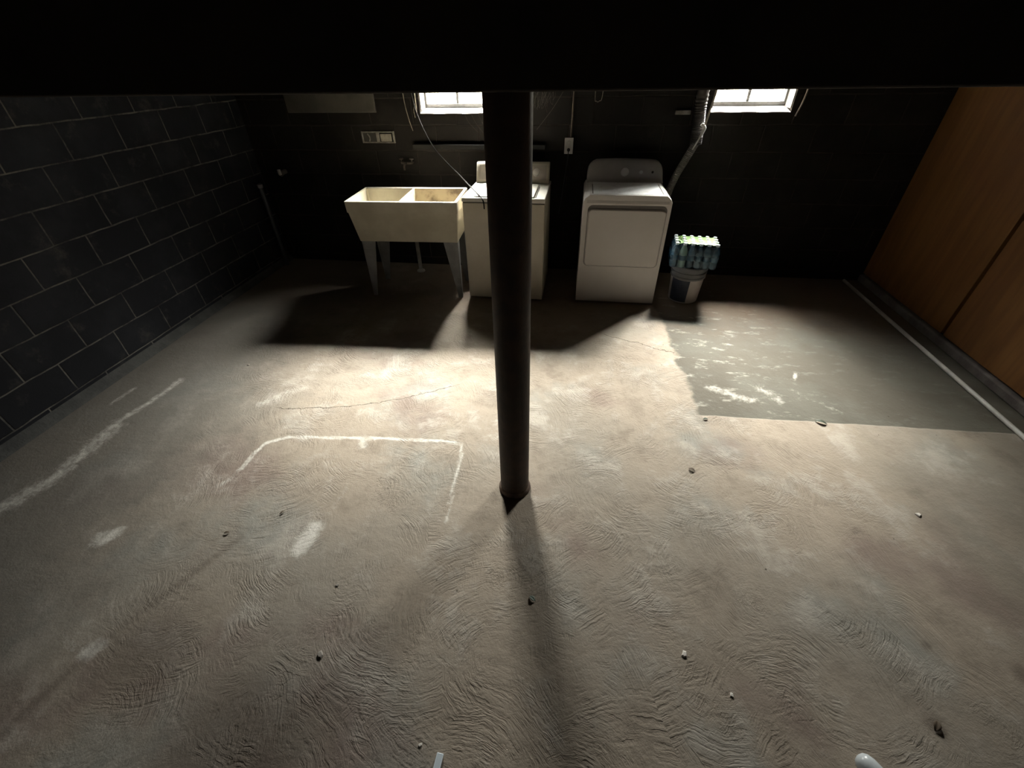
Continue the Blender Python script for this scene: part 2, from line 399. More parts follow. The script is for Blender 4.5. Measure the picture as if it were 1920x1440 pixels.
# ---------------------------------------------------------------- windows
M_sill = simple('flaking_white_paint', (.62, .56, .50), (.06, .045, .035), .7, scale=34, lo=.60, hi=.64, bump=.002)
M_frame = simple('dark_window_steel', (.05, .05, .048), (.03, .028, .025), .6, scale=30)
M_jamb = simple('whitewashed_jamb', (.62, .60, .56), (.40, .37, .33), .75, scale=20)
mg, tg, pg = nodes('window_glass')
tr = N(tg, 'ShaderNodeBsdfTransparent'); gl = N(tg, 'ShaderNodeBsdfGlossy'); gl.inputs['Roughness'].default_value = .05
ms = N(tg, 'ShaderNodeMixShader'); ms.inputs[0].default_value = .06
dirt = noise(tg, N(tg, 'ShaderNodeTexCoord').outputs['Object'], 20, 5).outputs[0]
lk(tg, mix(tg, step(tg, dirt, .45, .8), (.96, .97, .96), (.80, .80, .77)), tr.inputs[0])
lk(tg, tr.outputs[0], ms.inputs[1]); lk(tg, gl.outputs[0], ms.inputs[2])
lk(tg, ms.outputs[0], tg.nodes['Material Output'].inputs['Surface'])
for i, (a, b) in enumerate(WINS):
    win = D.objects.new('window_%d' % (i+1), None); COL.objects.link(win); win.location = ((a+b)/2, WY+.155, WZ0); win['kind'] = 'structure'
    hw = (b-a)/2; H = WZ1-WZ0
    def L(x, y, z): return (x, y, z)
    bm = bmesh.new(); fw = .028
    z0 = .055
    box(bm, (-hw, -.02, z0-.02), (hw, .02, z0+.012)); box(bm, (-hw, -.02, H-fw), (hw, .02, H))
    box(bm, (-hw, -.02, z0+.012), (-hw+fw, .02, H-fw)); box(bm, (hw-fw, -.02, z0+.012), (hw, .02, H-fw))
    obj('window_frame', bm, M_frame, win, bevel=.003)
    obj('mullion', B((-.011, -.012, z0+.012), (.011, .012, H-fw)), M_frame, win, bevel=.002)
    obj('glass_pane', B((-hw+fw, -.003, z0+.012), (-.011, .003, H-fw)), mg, win)
    obj('glass_pane', B((.011, -.003, z0+.012), (hw-fw, .003, H-fw)), mg, win)
    bm = bmesh.new()
    loft(bm, [[(x, -.155, -.0), (x, -.155, .006+.003*math.sin(k*2.1)), (x, -.02, .036), (x, .05, .04), (x, .05, 0)] for k, x in enumerate(np.linspace(-hw, hw, 9))])
    obj('sill', bm, M_sill, win)
    obj('jamb_board', B((-hw, -.145, .03), (-hw+.012, -.02, H)), M_jamb, win)
    obj('jamb_board', B((hw-.012, -.145, .03), (hw, -.02, H)), M_jamb, win)

# ---------------------------------------------------------------- beam and steel column
M_beam = simple('old_dark_timber', (.028, .020, .015), (.016, .012, .010), .85, scale=5, bump=.003, bscale=25)
bm = bmesh.new(); box(bm, (WX0+.002, 1.33, 1.697), (WX1-.002, 1.47, CEIL-.002))
tag(obj('ceiling_beam', bm, M_beam, bevel=.006), 'dark timber beam spanning the full width above the steel column', 'beam')
M_pole = simple('dark_brown_steel_paint', (.035, .024, .020), (.055, .032, .022), .62, spec=.25, scale=14, bump=.0012, bscale=50)
PX, PY, PR = -.208, 1.405, .0715
t = thing('support_column', 'round dark brown steel column standing in the middle of the floor', 'column', (PX, PY, 0))
obj('shaft', LA([(PR, .012), (PR, .05), (PR, .8), (PR, 1.66), (PR, 1.6965)], n=48), M_pole, t, smooth=True)
obj('weld_ring', LA([(PR+.001, .001), (PR+.010, .003), (PR+.009, .012), (PR+.004, .022), (PR+.0005, .026)], n=48), simple('rusty_weld', (.16, .11, .08), (.08, .05, .04), .7, scale=40, bump=.002), t, smooth=True)

# ---------------------------------------------------------------- right wall panels and floor pipe
def panel_mat(name):
    m, t_, p = nodes(name)
    g = N(t_, 'ShaderNodeTexCoord').outputs['Object']
    mp = N(t_, 'ShaderNodeMapping'); mp.inputs['Scale'].default_value = (1, 9, .8); lk(t_, g, mp.inputs[0])
    c = mix(t_, step(t_, noise(t_, mp.outputs[0], 2, 6, .6).outputs[0], .35, .65), (.21, .092, .022), (.165, .068, .016))
    c = mix(t_, math_(t_, 'MULTIPLY', step(t_, noise(t_, g, 1.6, 5).outputs[0], .5, .75), .5), c, (.16, .06, .018))
    lk(t_, c, p.inputs['Base Color']); p.inputs['Roughness'].default_value = .6
    return m
M_panel = panel_mat('orange_plywood')
tag(obj('plywood_panel', B((2.785, 3.165, .078), (WX1-.001, WY-.01, CEIL-.01)), M_panel, bevel=.002), 'orange brown plywood sheet on the right wall, beyond the dark seam toward the rear corner', 'panel', 'plywood sheets on the right wall')
tag(obj('plywood_panel', B((2.785, .68, .078), (WX1-.001, 3.135, CEIL-.01)), M_panel, bevel=.002), 'orange brown plywood sheet at the right edge of the picture, nearer than the dark seam', 'panel', 'plywood sheets on the right wall')
M_pvc = simple('white_pvc', (.74, .73, .70), (.60, .59, .56), .35, scale=6)
M_pvcd = simple('dusty_pvc', (.62, .60, .56), (.48, .46, .43), .5, scale=10)
tag(obj('floor_pipe', T([(2.618, .9, .0145), (2.618, 2.5, .0145), (2.622, 4.25, .0145)], .0135, n=14, sub=1), M_pvcd, smooth=True), 'thin white plastic pipe lying along the foot of the right wall', 'pipe')

# ---------------------------------------------------------------- laundry tub
M_tub = simple('aged_cream_tub', (.62, .57, .45), (.52, .47, .36), .55, scale=5, bump=.001, bscale=30)
M_tubdark = simple('dark_basin', (.34, .29, .20), (.12, .09, .06), .7, scale=9, lo=.42, hi=.7)  # darker, mottled tone for the right-hand bowl
M_leg = simple('galvanised_leg', (.30, .30, .31), (.22, .22, .22), .5, scale=9)
def build_tub():
    t = thing('laundry_tub', 'double-bowl cream laundry sink on tapered metal legs, left of the washing machine', 'sink', (-1.42, 3.68, 0), .045)
    x0, x1, y0, y1, zt, zb = -.468, .468, -.235, .255, .86, .515
    bx, by = .035, .06                                      # taper
    bm = bmesh.new()
    def ring(d, z, f=1.0):
        return [(x0+bx*d, y0+by*d, z), (x1-bx*d, y0+by*d, z), (x1-bx*d, y1-by*d*.5, z), (x0+bx*d, y1-by*d*.5, z)]
    O = [[bm.verts.new(p) for p in ring(d, z)] for d, z in ((-.0, zt), (.05, zt-.085), (.22, zt-.095), (1.0, zb))]
    for a, b in zip(O, O[1:]):
        for i in range(4): bm.faces.new((a[i], a[(i+1) % 4], b[(i+1) % 4], b[i]))
    bm.faces.new(O[-1])
    w_ = .022
    gx = [x0, x0+w_, -.014, .002, x1-w_, x1]; gy = [y0, y0+w_, y1-w_-.02, y1]
    vt = {}
    for i, x in enumerate(gx):
        for j, y in enumerate(gy):
            vt[i, j] = O[0][{(0, 0): 0, (5, 0): 1, (5, 3): 2, (0, 3): 3}[i, j]] if (i in (0, 5) and j in (0, 3)) else bm.verts.new((x, y, zt))
    for i in range(5):
        for j in range(3):
            if j == 1 and i in (1, 3): continue
            bm.faces.new([vt[i, j], vt[i+1, j], vt[i+1, j+1], vt[i, j+1]])
    obj('basin', bm, M_tub, t, bevel=.006)
    M_rearrim = simple('dark_rear_rim', (.16, .13, .10), (.30, .27, .21), .8, scale=18)  # darker tone for a thin strip along the rear rim
    bm = bmesh.new(); n = 24; rr = []
    for k in range(n+1):
        x = x0+.02+(x1-x0-.03)*k/n; rr.append([(x, y1-w_-.018-random.uniform(0, .004), zt+.0008), (x, y1-.001, zt+.0008), (x, y1-.001, zt+.0025), (x, y1-w_-.016, zt+.0022)])
    loft(bm, rr); obj('rear_rim_strip', bm, M_rearrim, t)
    for (a, b, dark_bowl) in ((gx[1], gx[2], 0), (gx[3], gx[4], 1)):   # inner bowls
        bm = bmesh.new()
        c, d = gy[1], gy[2]
        R = [[(a, c, zt-.0015), (b, c, zt-.0015), (b, d, zt-.0015), (a, d, zt-.0015)]]
        R.append([(a+.006, c+.02, zt-.15), (b-.006, c+.02, zt-.15), (b-.006, d-.02, zt-.15), (a+.006, d-.02, zt-.15)])
        R.append([(a+.045, c+.075, zb+.05), (b-.045, c+.075, zb+.05), (b-.045, d-.06, zb+.05), (a+.045, d-.06, zb+.05)])
        rr = [[bm.verts.new(p) for p in r] for r in R]
        for p, q in zip(rr, rr[1:]):
            for i in range(4): bm.faces.new((p[i], q[i], q[(i+1) % 4], p[(i+1) % 4]))
        bm.faces.new(rr[-1])
        o = obj('bowl', bm, M_tubdark if dark_bowl else M_tub, t, bevel=.012)
    for (s, yy) in ((-1, y0+.065), (1, y0+.065), (-1, y1-.05), (1, y1-.05)):   # tapered folded legs
        bm = bmesh.new()
        sy = 1 if yy < 0 else -1
        xo = .432 if s > 0 else .425
        for (A, Bm) in (((xo, 0), (xo-.125, 0)), ((xo, 0), (xo, .07*sy))):
            top = [(s*A[0], yy+A[1], zb), (s*Bm[0], yy+Bm[1], zb)]
            k = .30
            bot = [(s*(A[0]+.0), yy+A[1], 0.0), (s*(A[0]+(Bm[0]-A[0])*k), yy+(Bm[1]-A[1])*k, 0.0)]
            th = .004
            off = (0, th*sy) if Bm[0] != A[0] else (-s*th, 0)
            q = [top[0], top[1], bot[1], bot[0]]
            v1 = [bm.verts.new(p) for p in q]; v2 = [bm.verts.new((p[0]+off[0], p[1]+off[1], p[2])) for p in q]
            bm.faces.new(v1); bm.faces.new(v2[::-1])
            for i in range(4): bm.faces.new((v1[i], v2[i], v2[(i+1) % 4], v1[(i+1) % 4]))
        obj('leg', bm, M_leg, t)
    # stains on the apron are part of the glaze
    return t
build_tub()
t = thing('drain_pipe', 'pale vertical waste pipe behind the laundry sink, ending in a floor flange', 'pipe', (-1.565, 4.10, 0))
obj('pipe', LA([(.019, .012), (.019, .512)], n=16), simple('chalky_pipe', (.55, .53, .50), (.35, .33, .30), .6, scale=12), t, smooth=True)
obj('floor_flange', LA([(.042, .0), (.040, .010), (.024, .020), (.020, .026)], n=20), M_pvcd, t, smooth=True)
M_brass = simple('dull_brass', (.10, .085, .065), (.06, .05, .04), .6, .3, scale=20)
t = thing('wall_faucet', 'dull old faucet on the block wall above the laundry sink', 'faucet', (-1.60, WY, 1.0))
bm = bmesh.new(); tube(bm, [(-.05, 0, 0), (-.05, -.05, 0), (0, -.055, 0), (.05, -.05, 0), (.05, 0, 0)], .010, n=8)
obj('body', bm, M_brass, t, smooth=True)
obj('spout', T([(0, -.05, 0), (0, -.09, .005), (0, -.13, -.01), (0, -.14, -.045)], .009, n=8), M_brass, t, smooth=True)
for x in (-.05, .05):
    obj('handle', xform(LA([(.006, 0), (.006, .02), (.02, .022), (.021, .032), (.006, .036)], n=12), Matrix.Translation((x, -.05, .008))), M_brass, t, smooth=True)

# ---------------------------------------------------------------- washing machine
M_wash = simple('cream_enamel', (.66, .60, .49), (.60, .54, .43), .35, scale=4)
M_washtop = simple('cream_enamel_top', (.78, .75, .68), (.72, .68, .60), .3, scale=4)
M_black = simple('black_rubber', (.015, .015, .015), (.03, .03, .03), .6)
M_slit = simple('dark_gap', (.05, .045, .04), None, .8)
def build_washer():
    W, Dp = .672, .640
    t = thing('washing_machine', 'cream top-loading washing machine behind the dark column', 'washing machine', (-.576, 3.525, 0), -.01)
    h = W/2
    bm = bmesh.new(); box(bm, (-h, 0, .018), (h, Dp, .845))
    obj('cabinet', bm, M_wash, t, bevel=.006)
    bm = bmesh.new(); box(bm, (-h-.003, -.006, .851), (h+.003, Dp, .884))
    obj('top_deck', bm, M_washtop, t, bevel=.006)
    obj('deck_seam', B((-h+.004, .004, .8445), (h-.004, Dp-.01, .8515)), M_slit, t)
    lid = obj('lid', B((-h+.09, .02, .8845), (h-.09, .46, .893)), M_washtop, t, bevel=.005)
    obj('hinge_slot', B((h-.082, .04, .8835), (h-.074, .40, .8855)), M_slit, t)
    for x in (-.28, .28):
        for y in (.05, .58):
            obj('foot', LA([(.02, 0), (.022, .004), (.012, .020)], n=12, c=(x, y, 0)), M_black, t)
    # raked control console
    bm = bmesh.new(); pr = [(.505, .884), (.512, .905), (.560, 1.030), (.572, 1.040), (.63, 1.040), (.638, 1.03), (.638, .884)]
    loft(bm, [[(x, y, z) for y, z in pr] for x in (-h+.012, -h+.026, h-.026, h-.012)])
    co = obj('control_console', bm, M_wash, t, bevel=.006)
    M_face = simple('brushed_console_face', (.50, .44, .37), (.42, .37, .31), .45, scale=10)
    nv = Vector((0, .120, -.048)).normalized()
    f0, f1 = Vector((0, .5135, .911)), Vector((0, .5565, 1.023))
    bm = bmesh.new()
    out = Vector((0, -.937, .35))*.003
    v = [bm.verts.new(Vector((x, p.y, p.z))+o_) for o_ in (out*0, out) for x, p in ((-h+.04, f0), (h-.035, f0), (h-.035, f1), (-h+.04, f1))]
    bm.faces.new(v[:4]); bm.faces.new(v[4:][::-1])
    for i in range(4): bm.faces.new((v[i], v[(i+1) % 4], v[4+(i+1) % 4], v[4+i]))
    obj('console_face', bm, M_face, t)
    rot = Vector((0, 0, 1)).rotation_difference(Vector((0, -.937, .35))).to_matrix().to_4x4()
    for x, r in ((.215, .027), (-.19, .022)):
        k = obj('knob', xform(LA([(r*1.25, 0), (r*1.25, .004), (r, .006), (r*.92, .024), (r*.5, .027)], n=24), Matrix.Translation((x, .534, .970)) @ rot), M_washtop, t, smooth=True)
build_washer()

# ---------------------------------------------------------------- dryer
M_dry = simple('white_dryer_enamel', (.70, .66, .63), (.66, .62, .585), .35, scale=3)
M_dryc = simple('grey_white_console', (.44, .41, .40), (.37, .345, .335), .4, scale=4)
M_drytop = simple('dusty_lightened_top', (.84, .84, .84), (.62, .60, .58), .5, scale=22, lo=.5, hi=.75)  # dusty top, its colour raised to stand in for window light
def build_dryer():
    W = .678; h = W/2
    t = thing('clothes_dryer', 'white front-loading clothes dryer with square door and rounded console', 'dryer', (.402, 3.563, 0), 0)
    top = .912
    def prof(z0, z1, r, y):      # cabinet outline with sloped upper shoulders
        return [(-h, y, z0), (h, y, z0), (h, y, z1-r*.9), (h-.012, y, z1-r*.45), (h-r*.8, y, z1), (-h+r*.8, y, z1), (-h+.012, y, z1-r*.45), (-h, y, z1-r*.9)]
    bm = bmesh.new(); loft(bm, [prof(.0+.012, top-.003, .055, .0), prof(.012, top, .055, .003), prof(.012, top, .055, .62)])
    obj('cabinet', bm, M_dry, t)
    bm = bmesh.new()         # recessed top tray
    box(bm, (-h+.075, .03, top-.002), (h-.075, .46, top+.0015))
    obj('top_panel', bm, M_drytop, t)
    for s in (-1, 1):
        obj('top_groove', B((s*(h-.068)-.003, .05, top-.001), (s*(h-.068)+.003, .36, top+.001)), M_slit, t)
    # door: rounded square, with a grey plate painting the shade under the brow
    def slab(x0, x1, z0, z1, r, y0, y1, inset=.006):
        bm = bmesh.new()
        o1 = rrect(x0, x1, z0, z1, r); o2 = rrect(x0+inset, x1-inset, z0+inset, z1-inset, max(r-inset, .002))
        loft(bm, [[(x, y0, z) for x, z in o1], [(x, (y0+y1)/2, z) for x, z in o1], [(x, y1, z) for x, z in o2]])
        return bm
    obj('door_shade_plate', slab(-h+.037, h-.026, .340, .838, .04, .004, -.0012, .0005), simple('gap_shade_paint', (.17, .155, .145), None, .6), t)  # grey colour stands in for shade in the gap above the door
    obj('door', slab(-h+.041, h-.030, .344, .812, .036, .004, -.016, .010), M_dry, t, smooth=True)
    bm = bmesh.new()         # brow above the door
    loft(bm, [[(x, .003, .842), (x, -.005, .845), (x, -.006, .852), (x, .0, .874), (x, .003, .876)] for x in np.linspace(-h+.028, h-.022, 8)])
    obj('door_brow', bm, M_dry, t, smooth=False)
    # console lofted along x with rounded shoulders
    bm = bmesh.new(); secs = []
    xs = [-.318, -.316, -.310, -.298, -.28, -.25, -.2, -.1, 0, .1, .2, .25, .28, .298, .310, .316, .318]
    for x in xs:
        a = abs(x)/.318
        e = max(0, (a-.74)/.26)
        sh = 1-(1-math.sqrt(max(0, 1-e*e)))*.62
        H = (.148+.010*(1-a*a))*sh
        y0 = .455+.02*a*a
        secs.append([(x, y0-.035, top-.004), (x, y0-.02, top+.006), (x, y0, top+.03*sh), (x, y0+.045, top+H*.8), (x, y0+.062, top+H*.97), (x, y0+.08, top+H), (x, .60, top+H), (x, .618, top+H*.9), (x, .618, top-.004)])
    loft(bm, secs); obj('control_console', bm, M_dryc, t, smooth=True)
    nrm = Vector((0, -.93, .36)).normalized()
    rot = Vector((0, 0, 1)).rotation_difference(nrm).to_matrix().to_4x4()
    M_knob = simple('silver_knob', (.80, .78, .77), (.72, .70, .69), .45, 0)
    M_btn = simple('pale_button', (.55, .60, .60), None, .35)
    obj('timer_knob', xform(LA([(.034, -.004), (.034, .006), (.030, .010), (.028, .026), (.022, .029)], n=28), Matrix.Translation((-.005, .470, .985)) @ rot), M_knob, t, smooth=True)
    obj('start_button', xform(LA([(.014, -.004), (.014, .008), (.011, .011)], n=20), Matrix.Translation((.128, .471, .985)) @ rot), M_btn, t, smooth=True)
    obj('power_button', xform(LA([(.009, -.004), (.009, .005), (.007, .006)], n=16), Matrix.Translation((.225, .482, .985)) @ rot), M_slit, t, smooth=True)
    for x in (-.28, .28):
        for y in (.06, .56):
            obj('foot', LA([(.018, 0), (.020, .004), (.012, .014)], n=12, c=(x, y, 0)), M_black, t)
build_dryer()

# ---------------------------------------------------------------- bucket and bottled water
M_bgrey = simple('grey_bucket_rim', (.17, .17, .18), (.13, .13, .13), .5)
M_bwhite = simple('white_bucket_plastic', (.55, .50, .47), (.48, .43, .40), .5)
M_blabel = simple('navy_label', (.022, .026, .045), (.035, .04, .06), .4, scale=20)
BX, BY = 1.030, 3.735
t = thing('plastic_bucket', 'white plastic bucket with grey rim and dark label on the floor right of the dryer', 'bucket', (BX, BY, 0), math.radians(-8))
obj('body', LA([(.118, .001), (.124, .006), (.138, .215), (.140, .235)], n=40), M_bwhite, t, smooth=True)
obj('rim', LA([(.141, .222), (.147, .224), (.148, .240), (.143, .243), (.143, .262), (.150, .264), (.151, .278), (.144, .281), (.144, .298), (.153, .300), (.154, .326), (.150, .331), (.12, .331)], n=48), M_bgrey, t, smooth=True)
bm = bmesh.new()
cols = [math.radians(a) for a in np.linspace(-153, -83, 14)]
lo = [bm.verts.new((.1262*math.cos(a), .1262*math.sin(a), .016)) for a in cols]; hi = [bm.verts.new((.1395*math.cos(a), .1395*math.sin(a), .218)) for a in cols]
li = [bm.verts.new((.1235*math.cos(a), .1235*math.sin(a), .016)) for a in cols]; hi2 = [bm.verts.new((.1365*math.cos(a), .1365*math.sin(a), .218)) for a in cols]
for i in range(len(cols)-1):
    bm.faces.new((lo[i], lo[i+1], hi[i+1], hi[i])); bm.faces.new((li[i], hi2[i], hi2[i+1], li[i+1]))
    bm.faces.new((hi[i], hi[i+1], hi2[i+1], hi2[i])); bm.faces.new((lo[i], li[i], li[i+1], lo[i+1]))
obj('label', bm, M_blabel, t, smooth=True)
M_bottle = simple('blue_tinted_water_bottle', (.018, .07, .10), (.010, .04, .065), .12, trans=.35, spec=.8)
M_bottlef = simple('front_bottle_label', (.30, .34, .24), (.24, .28, .2), .35)
M_cap = simple('white_bottle_cap', (.62, .66, .68), (.55, .6, .62), .4)
M_wraplabel = simple('pale_print', (.04, .08, .10), (.012, .045, .07), .3, scale=25)
def build_pack():
    t = thing('bottled_water_pack', 'shrink-wrapped pack of small blue water bottles with green top film, on the bucket', 'water pack', (1.030, 3.725, .3315), math.radians(-6))
    pw, pd, s = 6, 4, .0630
    base = None
    for j in range(pd):
        for i in range(pw):
            x, y = (i-(pw-1)/2)*s, (j-(pd-1)/2)*s
            odd = (i == 1 and j == 0)
            hh = random.uniform(-.004, .006)
            if base is None:
                pr = [(.020, .001), (.029, .004), (.031, .012), (.030, .030), (.031, .050), (.029, .056), (.031, .062), (.031, .105), (.029, .111), (.031, .118), (.030, .135), (.022, .160), (.013, .178), (.012, .190)]
                b = obj('bottle', LA(pr, n=16), M_bottle, t, smooth=True)
                c = obj('cap', LA([(.0145, .188), (.0150, .190), (.0150, .203), (.0135, .2055)], n=14), M_cap, b, smooth=True)
                lb = obj('bottle_label', LA([(.0316, .063), (.0316, .104)], n=16, cap=False), M_wraplabel, b, smooth=True)
                base = (b, c, lb)
                bb = b
            else:
                bb = base[0].copy(); COL.objects.link(bb); bb.parent = t
                for k in base[1:]:
                    cc = k.copy(); COL.objects.link(cc); cc.parent = bb
            bb.location = (x, y, 0)
            if odd:
                me = bb.data.copy(); bb.data = me; me.materials.clear(); me.materials.append(M_bottlef)
    # crumpled film: clear sides, green printed top
    m, tt, p = nodes('clear_shrink_film')
    g = N(tt, 'ShaderNodeTexCoord').outputs['Object']
    tr = N(tt, 'ShaderNodeBsdfTransparent'); tr.inputs[0].default_value = (.70, .85, .93, 1)
    gl = N(tt, 'ShaderNodeBsdfGlossy'); gl.inputs['Roughness'].default_value = .22; gl.inputs[0].default_value = (.75, .9, 1, 1)
    bp_ = N(tt, 'ShaderNodeBump'); bp_.inputs['Distance'].default_value = .012; lk(tt, noise(tt, g, 38, 5, .6).outputs[0], bp_.inputs['Height']); lk(tt, bp_.outputs[0], gl.inputs['Normal'])
    mx = N(tt, 'ShaderNodeMixShader'); lk(tt, step(tt, noise(tt, g, 24, 5, .7).outputs[0], .35, .8), mx.inputs[0])
    mm = math_(tt, 'MULTIPLY_ADD', step(tt, noise(tt, g, 24, 5, .7).outputs[0], .35, .8), .14, .03); lk(tt, mm, mx.inputs[0])
    lk(tt, tr.outputs[0], mx.inputs[1]); lk(tt, gl.outputs[0], mx.inputs[2]); lk(tt, mx.outputs[0], tt.nodes['Material Output'].inputs['Surface'])
    hx, hy = pw*s/2+.002, pd*s/2+.002
    bm = bmesh.new(); rings = []
    for z, k in ((.002, .97), (.03, 1.0), (.08, 1.005), (.13, 1.0), (.165, .975), (.188, .93)):
        rr = []
        base_r = rrect(-hx, hx, -hy, hy, .03, 4)
        n = len(base_r)
        for q in range(n):                       # resample the outline
            for u in (0, .5):
                x = base_r[q][0]*(1-u)+base_r[(q+1) % n][0]*u; y = base_r[q][1]*(1-u)+base_r[(q+1) % n][1]*u
                w_ = 1+.012*math.sin(q*3.1+z*90)+.01*(random.random()-.5)
                rr.append((x*k*w_, y*k*w_, z))
        rings.append(rr)
    loft(bm, rings, cap=False)
    obj('shrink_film', bm, m, t, smooth=True)
    bm = bmesh.new(); nx, ny = 36, 24
    M_green = simple('green_printed_film', (.10, .20, .035), (.24, .36, .12), .4, scale=30, lo=.45, hi=.7, bump=.004, bscale=45)
    V_ = {}
    for i in range(nx+1):
        for j in range(ny+1):
            x = (-1+2*i/nx)*(hx-.012); y = (-1+2*j/ny)*(hy-.012)
            cx = abs(((x/s+.5*(pw % 2 == 0)) % 1)-.5); 
            bumpz = .010*max(0, 1-math.hypot(((x/s) % 1)-.5, ((y/s) % 1)-.5)/.42)
            V_[i, j] = bm.verts.new((x, y, .1985+bumpz*.8-.012*max(0, (abs(x)/hx)**8+(abs(y)/hy)**8)+random.uniform(-.001, .001)))
    for i in range(nx):
        for j in range(ny):
            cx_, cy_ = (i+.5)/nx*2-1, (j+.5)/ny*2-1
            if abs(cx_) > .93 or abs(cy_) > .86 or (cx_ < -.45 and cy_ > -.9 and random.random() < .45): continue
            bm.faces.new((V_[i, j], V_[i+1, j], V_[i+1, j+1], V_[i, j+1]))
    bmesh.ops.delete(bm, geom=[v for v in bm.verts if not v.link_faces], context='VERTS')
    obj('top_film', bm, M_green, t, smooth=True)
build_pack()

# ---------------------------------------------------------------- things on the back wall
M_metalwhite = simple('dirty_white_metal', (.30, .285, .26), (.18, .165, .145), .6, scale=25)
M_plate = simple('outlet_plate', (.62, .60, .58), (.5, .48, .46), .45, scale=12)
t = thing('electrical_outlet', 'small pale outlet box on the rear wall between washer and dryer', 'outlet', (-.094, WY, 1.147))
obj('box', B((-.034, -.038, -.058), (.034, -.0, .058)), M_metalwhite, t, bevel=.004)
pl = obj('cover_plate', B((-.038, -.045, -.063), (.038, -.038, .063)), M_plate, t, bevel=.003)
obj('socket', xform(LA([(.016, 0), (.015, .003)], n=18), Matrix.Translation((0, -.045, .024)) @ Matrix.Rotation(math.radians(90), 4, 'X')), M_pvcd, pl)
t = thing('power_plug', 'black plug and cord hanging from the pale outlet box', 'plug', (-.094, WY-.046, 1.118))
obj('plug_body', xform(LA([(.013, 0), (.014, .012), (.011, .030), (.006, .036)], n=16), Matrix.Rotation(math.radians(90), 4, 'X')), M_black, t, smooth=True)
obj('cord', T([(0, -.034, 0), (0, -.045, -.015), (0, -.035, -.05), (-.01, .02, -.12), (-.03, .033, -.30), (-.06, .03, -.55)], .004, n=8), M_black, t, smooth=True)
M_cond = simple('painted_conduit', (.16, .135, .10), (.10, .08, .06), .5, scale=20)
tag(obj('conduit', T([(-.080, WY-.018, 1.212), (-.078, WY-.018, 1.5), (-.072, WY-.018, CEIL)], .0075, n=10, sub=1), M_cond, smooth=True), 'thin vertical conduit running down the rear wall to the outlet box', 'conduit')

t = thing('hollow_block_vent', 'pale two-cell wall box with one filled opening, above the laundry sink', 'wall box', (-1.855, WY, 1.158))
bm = bmesh.new()
for a, b in (((-.160, -.012, 0), (-.146, 0, .096)), ((.142, -.012, 0), (.160, 0, .096)), ((-.146, -.012, 0), (.142, 0, .010)), ((-.146, -.012, .084), (.142, 0, .096)), ((-.018, -.012, .010), (.012, 0, .084))): box(bm, a, b)
obj('frame', bm, M_metalwhite, t, bevel=.003)
obj('dark_opening', B((-.146, -.003, .010), (-.018, -.0005, .084)), M_slit, t)
obj('filled_opening', B((.020, -.010, .012), (.128, -.0005, .074)), simple('pale_stuffing', (.45, .42, .36), (.34, .31, .26), .9, scale=30, bump=.004), t, bevel=.006)
obj('opening_ring', T([(-.10, -.010, .075), (-.085, -.012, .055), (-.082, -.012, .035), (-.092, -.010, .015)], .006, n=8), M_metalwhite, t, smooth=True)
M_infill = simple('beige_infill_board', (.085, .078, .064), (.055, .05, .042), .85, scale=5, bump=.002)
tag(obj('infill_panel', B((-2.68, WY-.02, 1.40), (-1.83, WY-.0005, 1.86)), M_infill, bevel=.004), 'faint beige board closing an opening high on the rear wall, left of the window', 'board')
M_ledge = simple('dark_ledge_timber', (.009, .007, .006), (.006, .005, .004), .85, scale=6)
tag(obj('wall_ledge', B((-1.52, WY-.055, 1.115), (-.30, WY-.0005, 1.155)), M_ledge, bevel=.004), 'dark horizontal ledge on the rear wall below the left window', 'ledge')

# hanging cords and wires
M_cord = simple('dusty_cord', (.006, .0055, .005), (.020, .018, .016), .95, scale=60, lo=.4, hi=.6, spec=.05)
M_wire = simple('pale_wire', (.42, .38, .30), (.26, .23, .18), .6, scale=40)
M_webs = simple('cobweb_dust', (.22, .20, .18), (.14, .125, .11), .95, scale=60)
tag(obj('hanging_cord', T([(-1.50, WY-.03, 1.93), (-1.466, 4.25, 1.523), (-1.423, 4.23, 1.36), (-1.329, 4.19, 1.18), (-1.216, 4.14, 1.061), (-1.049, 4.02, 0.955), (-0.934, 3.86, 0.912), (-0.814, 3.62, 0.906), (-0.729, 3.475, 0.882), (-0.72, 3.475, 0.813)], .0055, n=8, sub=8, jit=.3), M_cord, smooth=True), 'dusty dark cord sagging from the ceiling across the wall onto the washing machine', 'cord')
tag(obj('dangling_wire', T([(-1.555, WY-.03, 1.93), (-1.548, WY-.035, 1.52), (-1.530, WY-.03, 1.36), (-1.505, WY-.03, 1.26)], .0035, n=6, jit=.5), M_wire, smooth=True), 'short pale wire dangling at the rear wall, left of the sagging cord', 'wire')
bm = bmesh.new()
tube(bm, [(-1.45, WY-.012, 1.93), (-1.452, WY-.012, 1.5), (-1.455, WY-.012, 1.40)], .006, n=6, jit=.3)
tube(bm, [(-1.455, WY-.02, 1.47), (-1.475, WY-.02, 1.42), (-1.47, WY-.02, 1.36)], .003, n=6, jit=.5)
tag(obj('tangled_wire', bm, M_wire, smooth=True), 'pale tangled wire hanging close beside the left edge of the left window', 'wire')
bm = bmesh.new()
tube(bm, [(.10, WY-.05, 1.93), (.098, WY-.05, 1.52), (.112, WY-.05, 1.475), (.135, WY-.05, 1.475), (.158, WY-.05, 1.53), (.165, WY-.05, 1.93)], .003, n=6)
tag(obj('wire_loop', bm, M_wire, smooth=True), 'small loop of wire hanging at the top of the rear wall above the dryer', 'wire')
tag(obj('window_side_wire', T([(1.735, WY-.02, 1.93), (1.727, WY-.02, 1.52), (1.700, WY-.02, 1.36)], .006, n=6, jit=.3), M_wire, smooth=True), 'pale thin rod hanging on the wall right of the right window', 'wire')
bm = bmesh.new()      # cobwebs behind the column
random.seed(3)
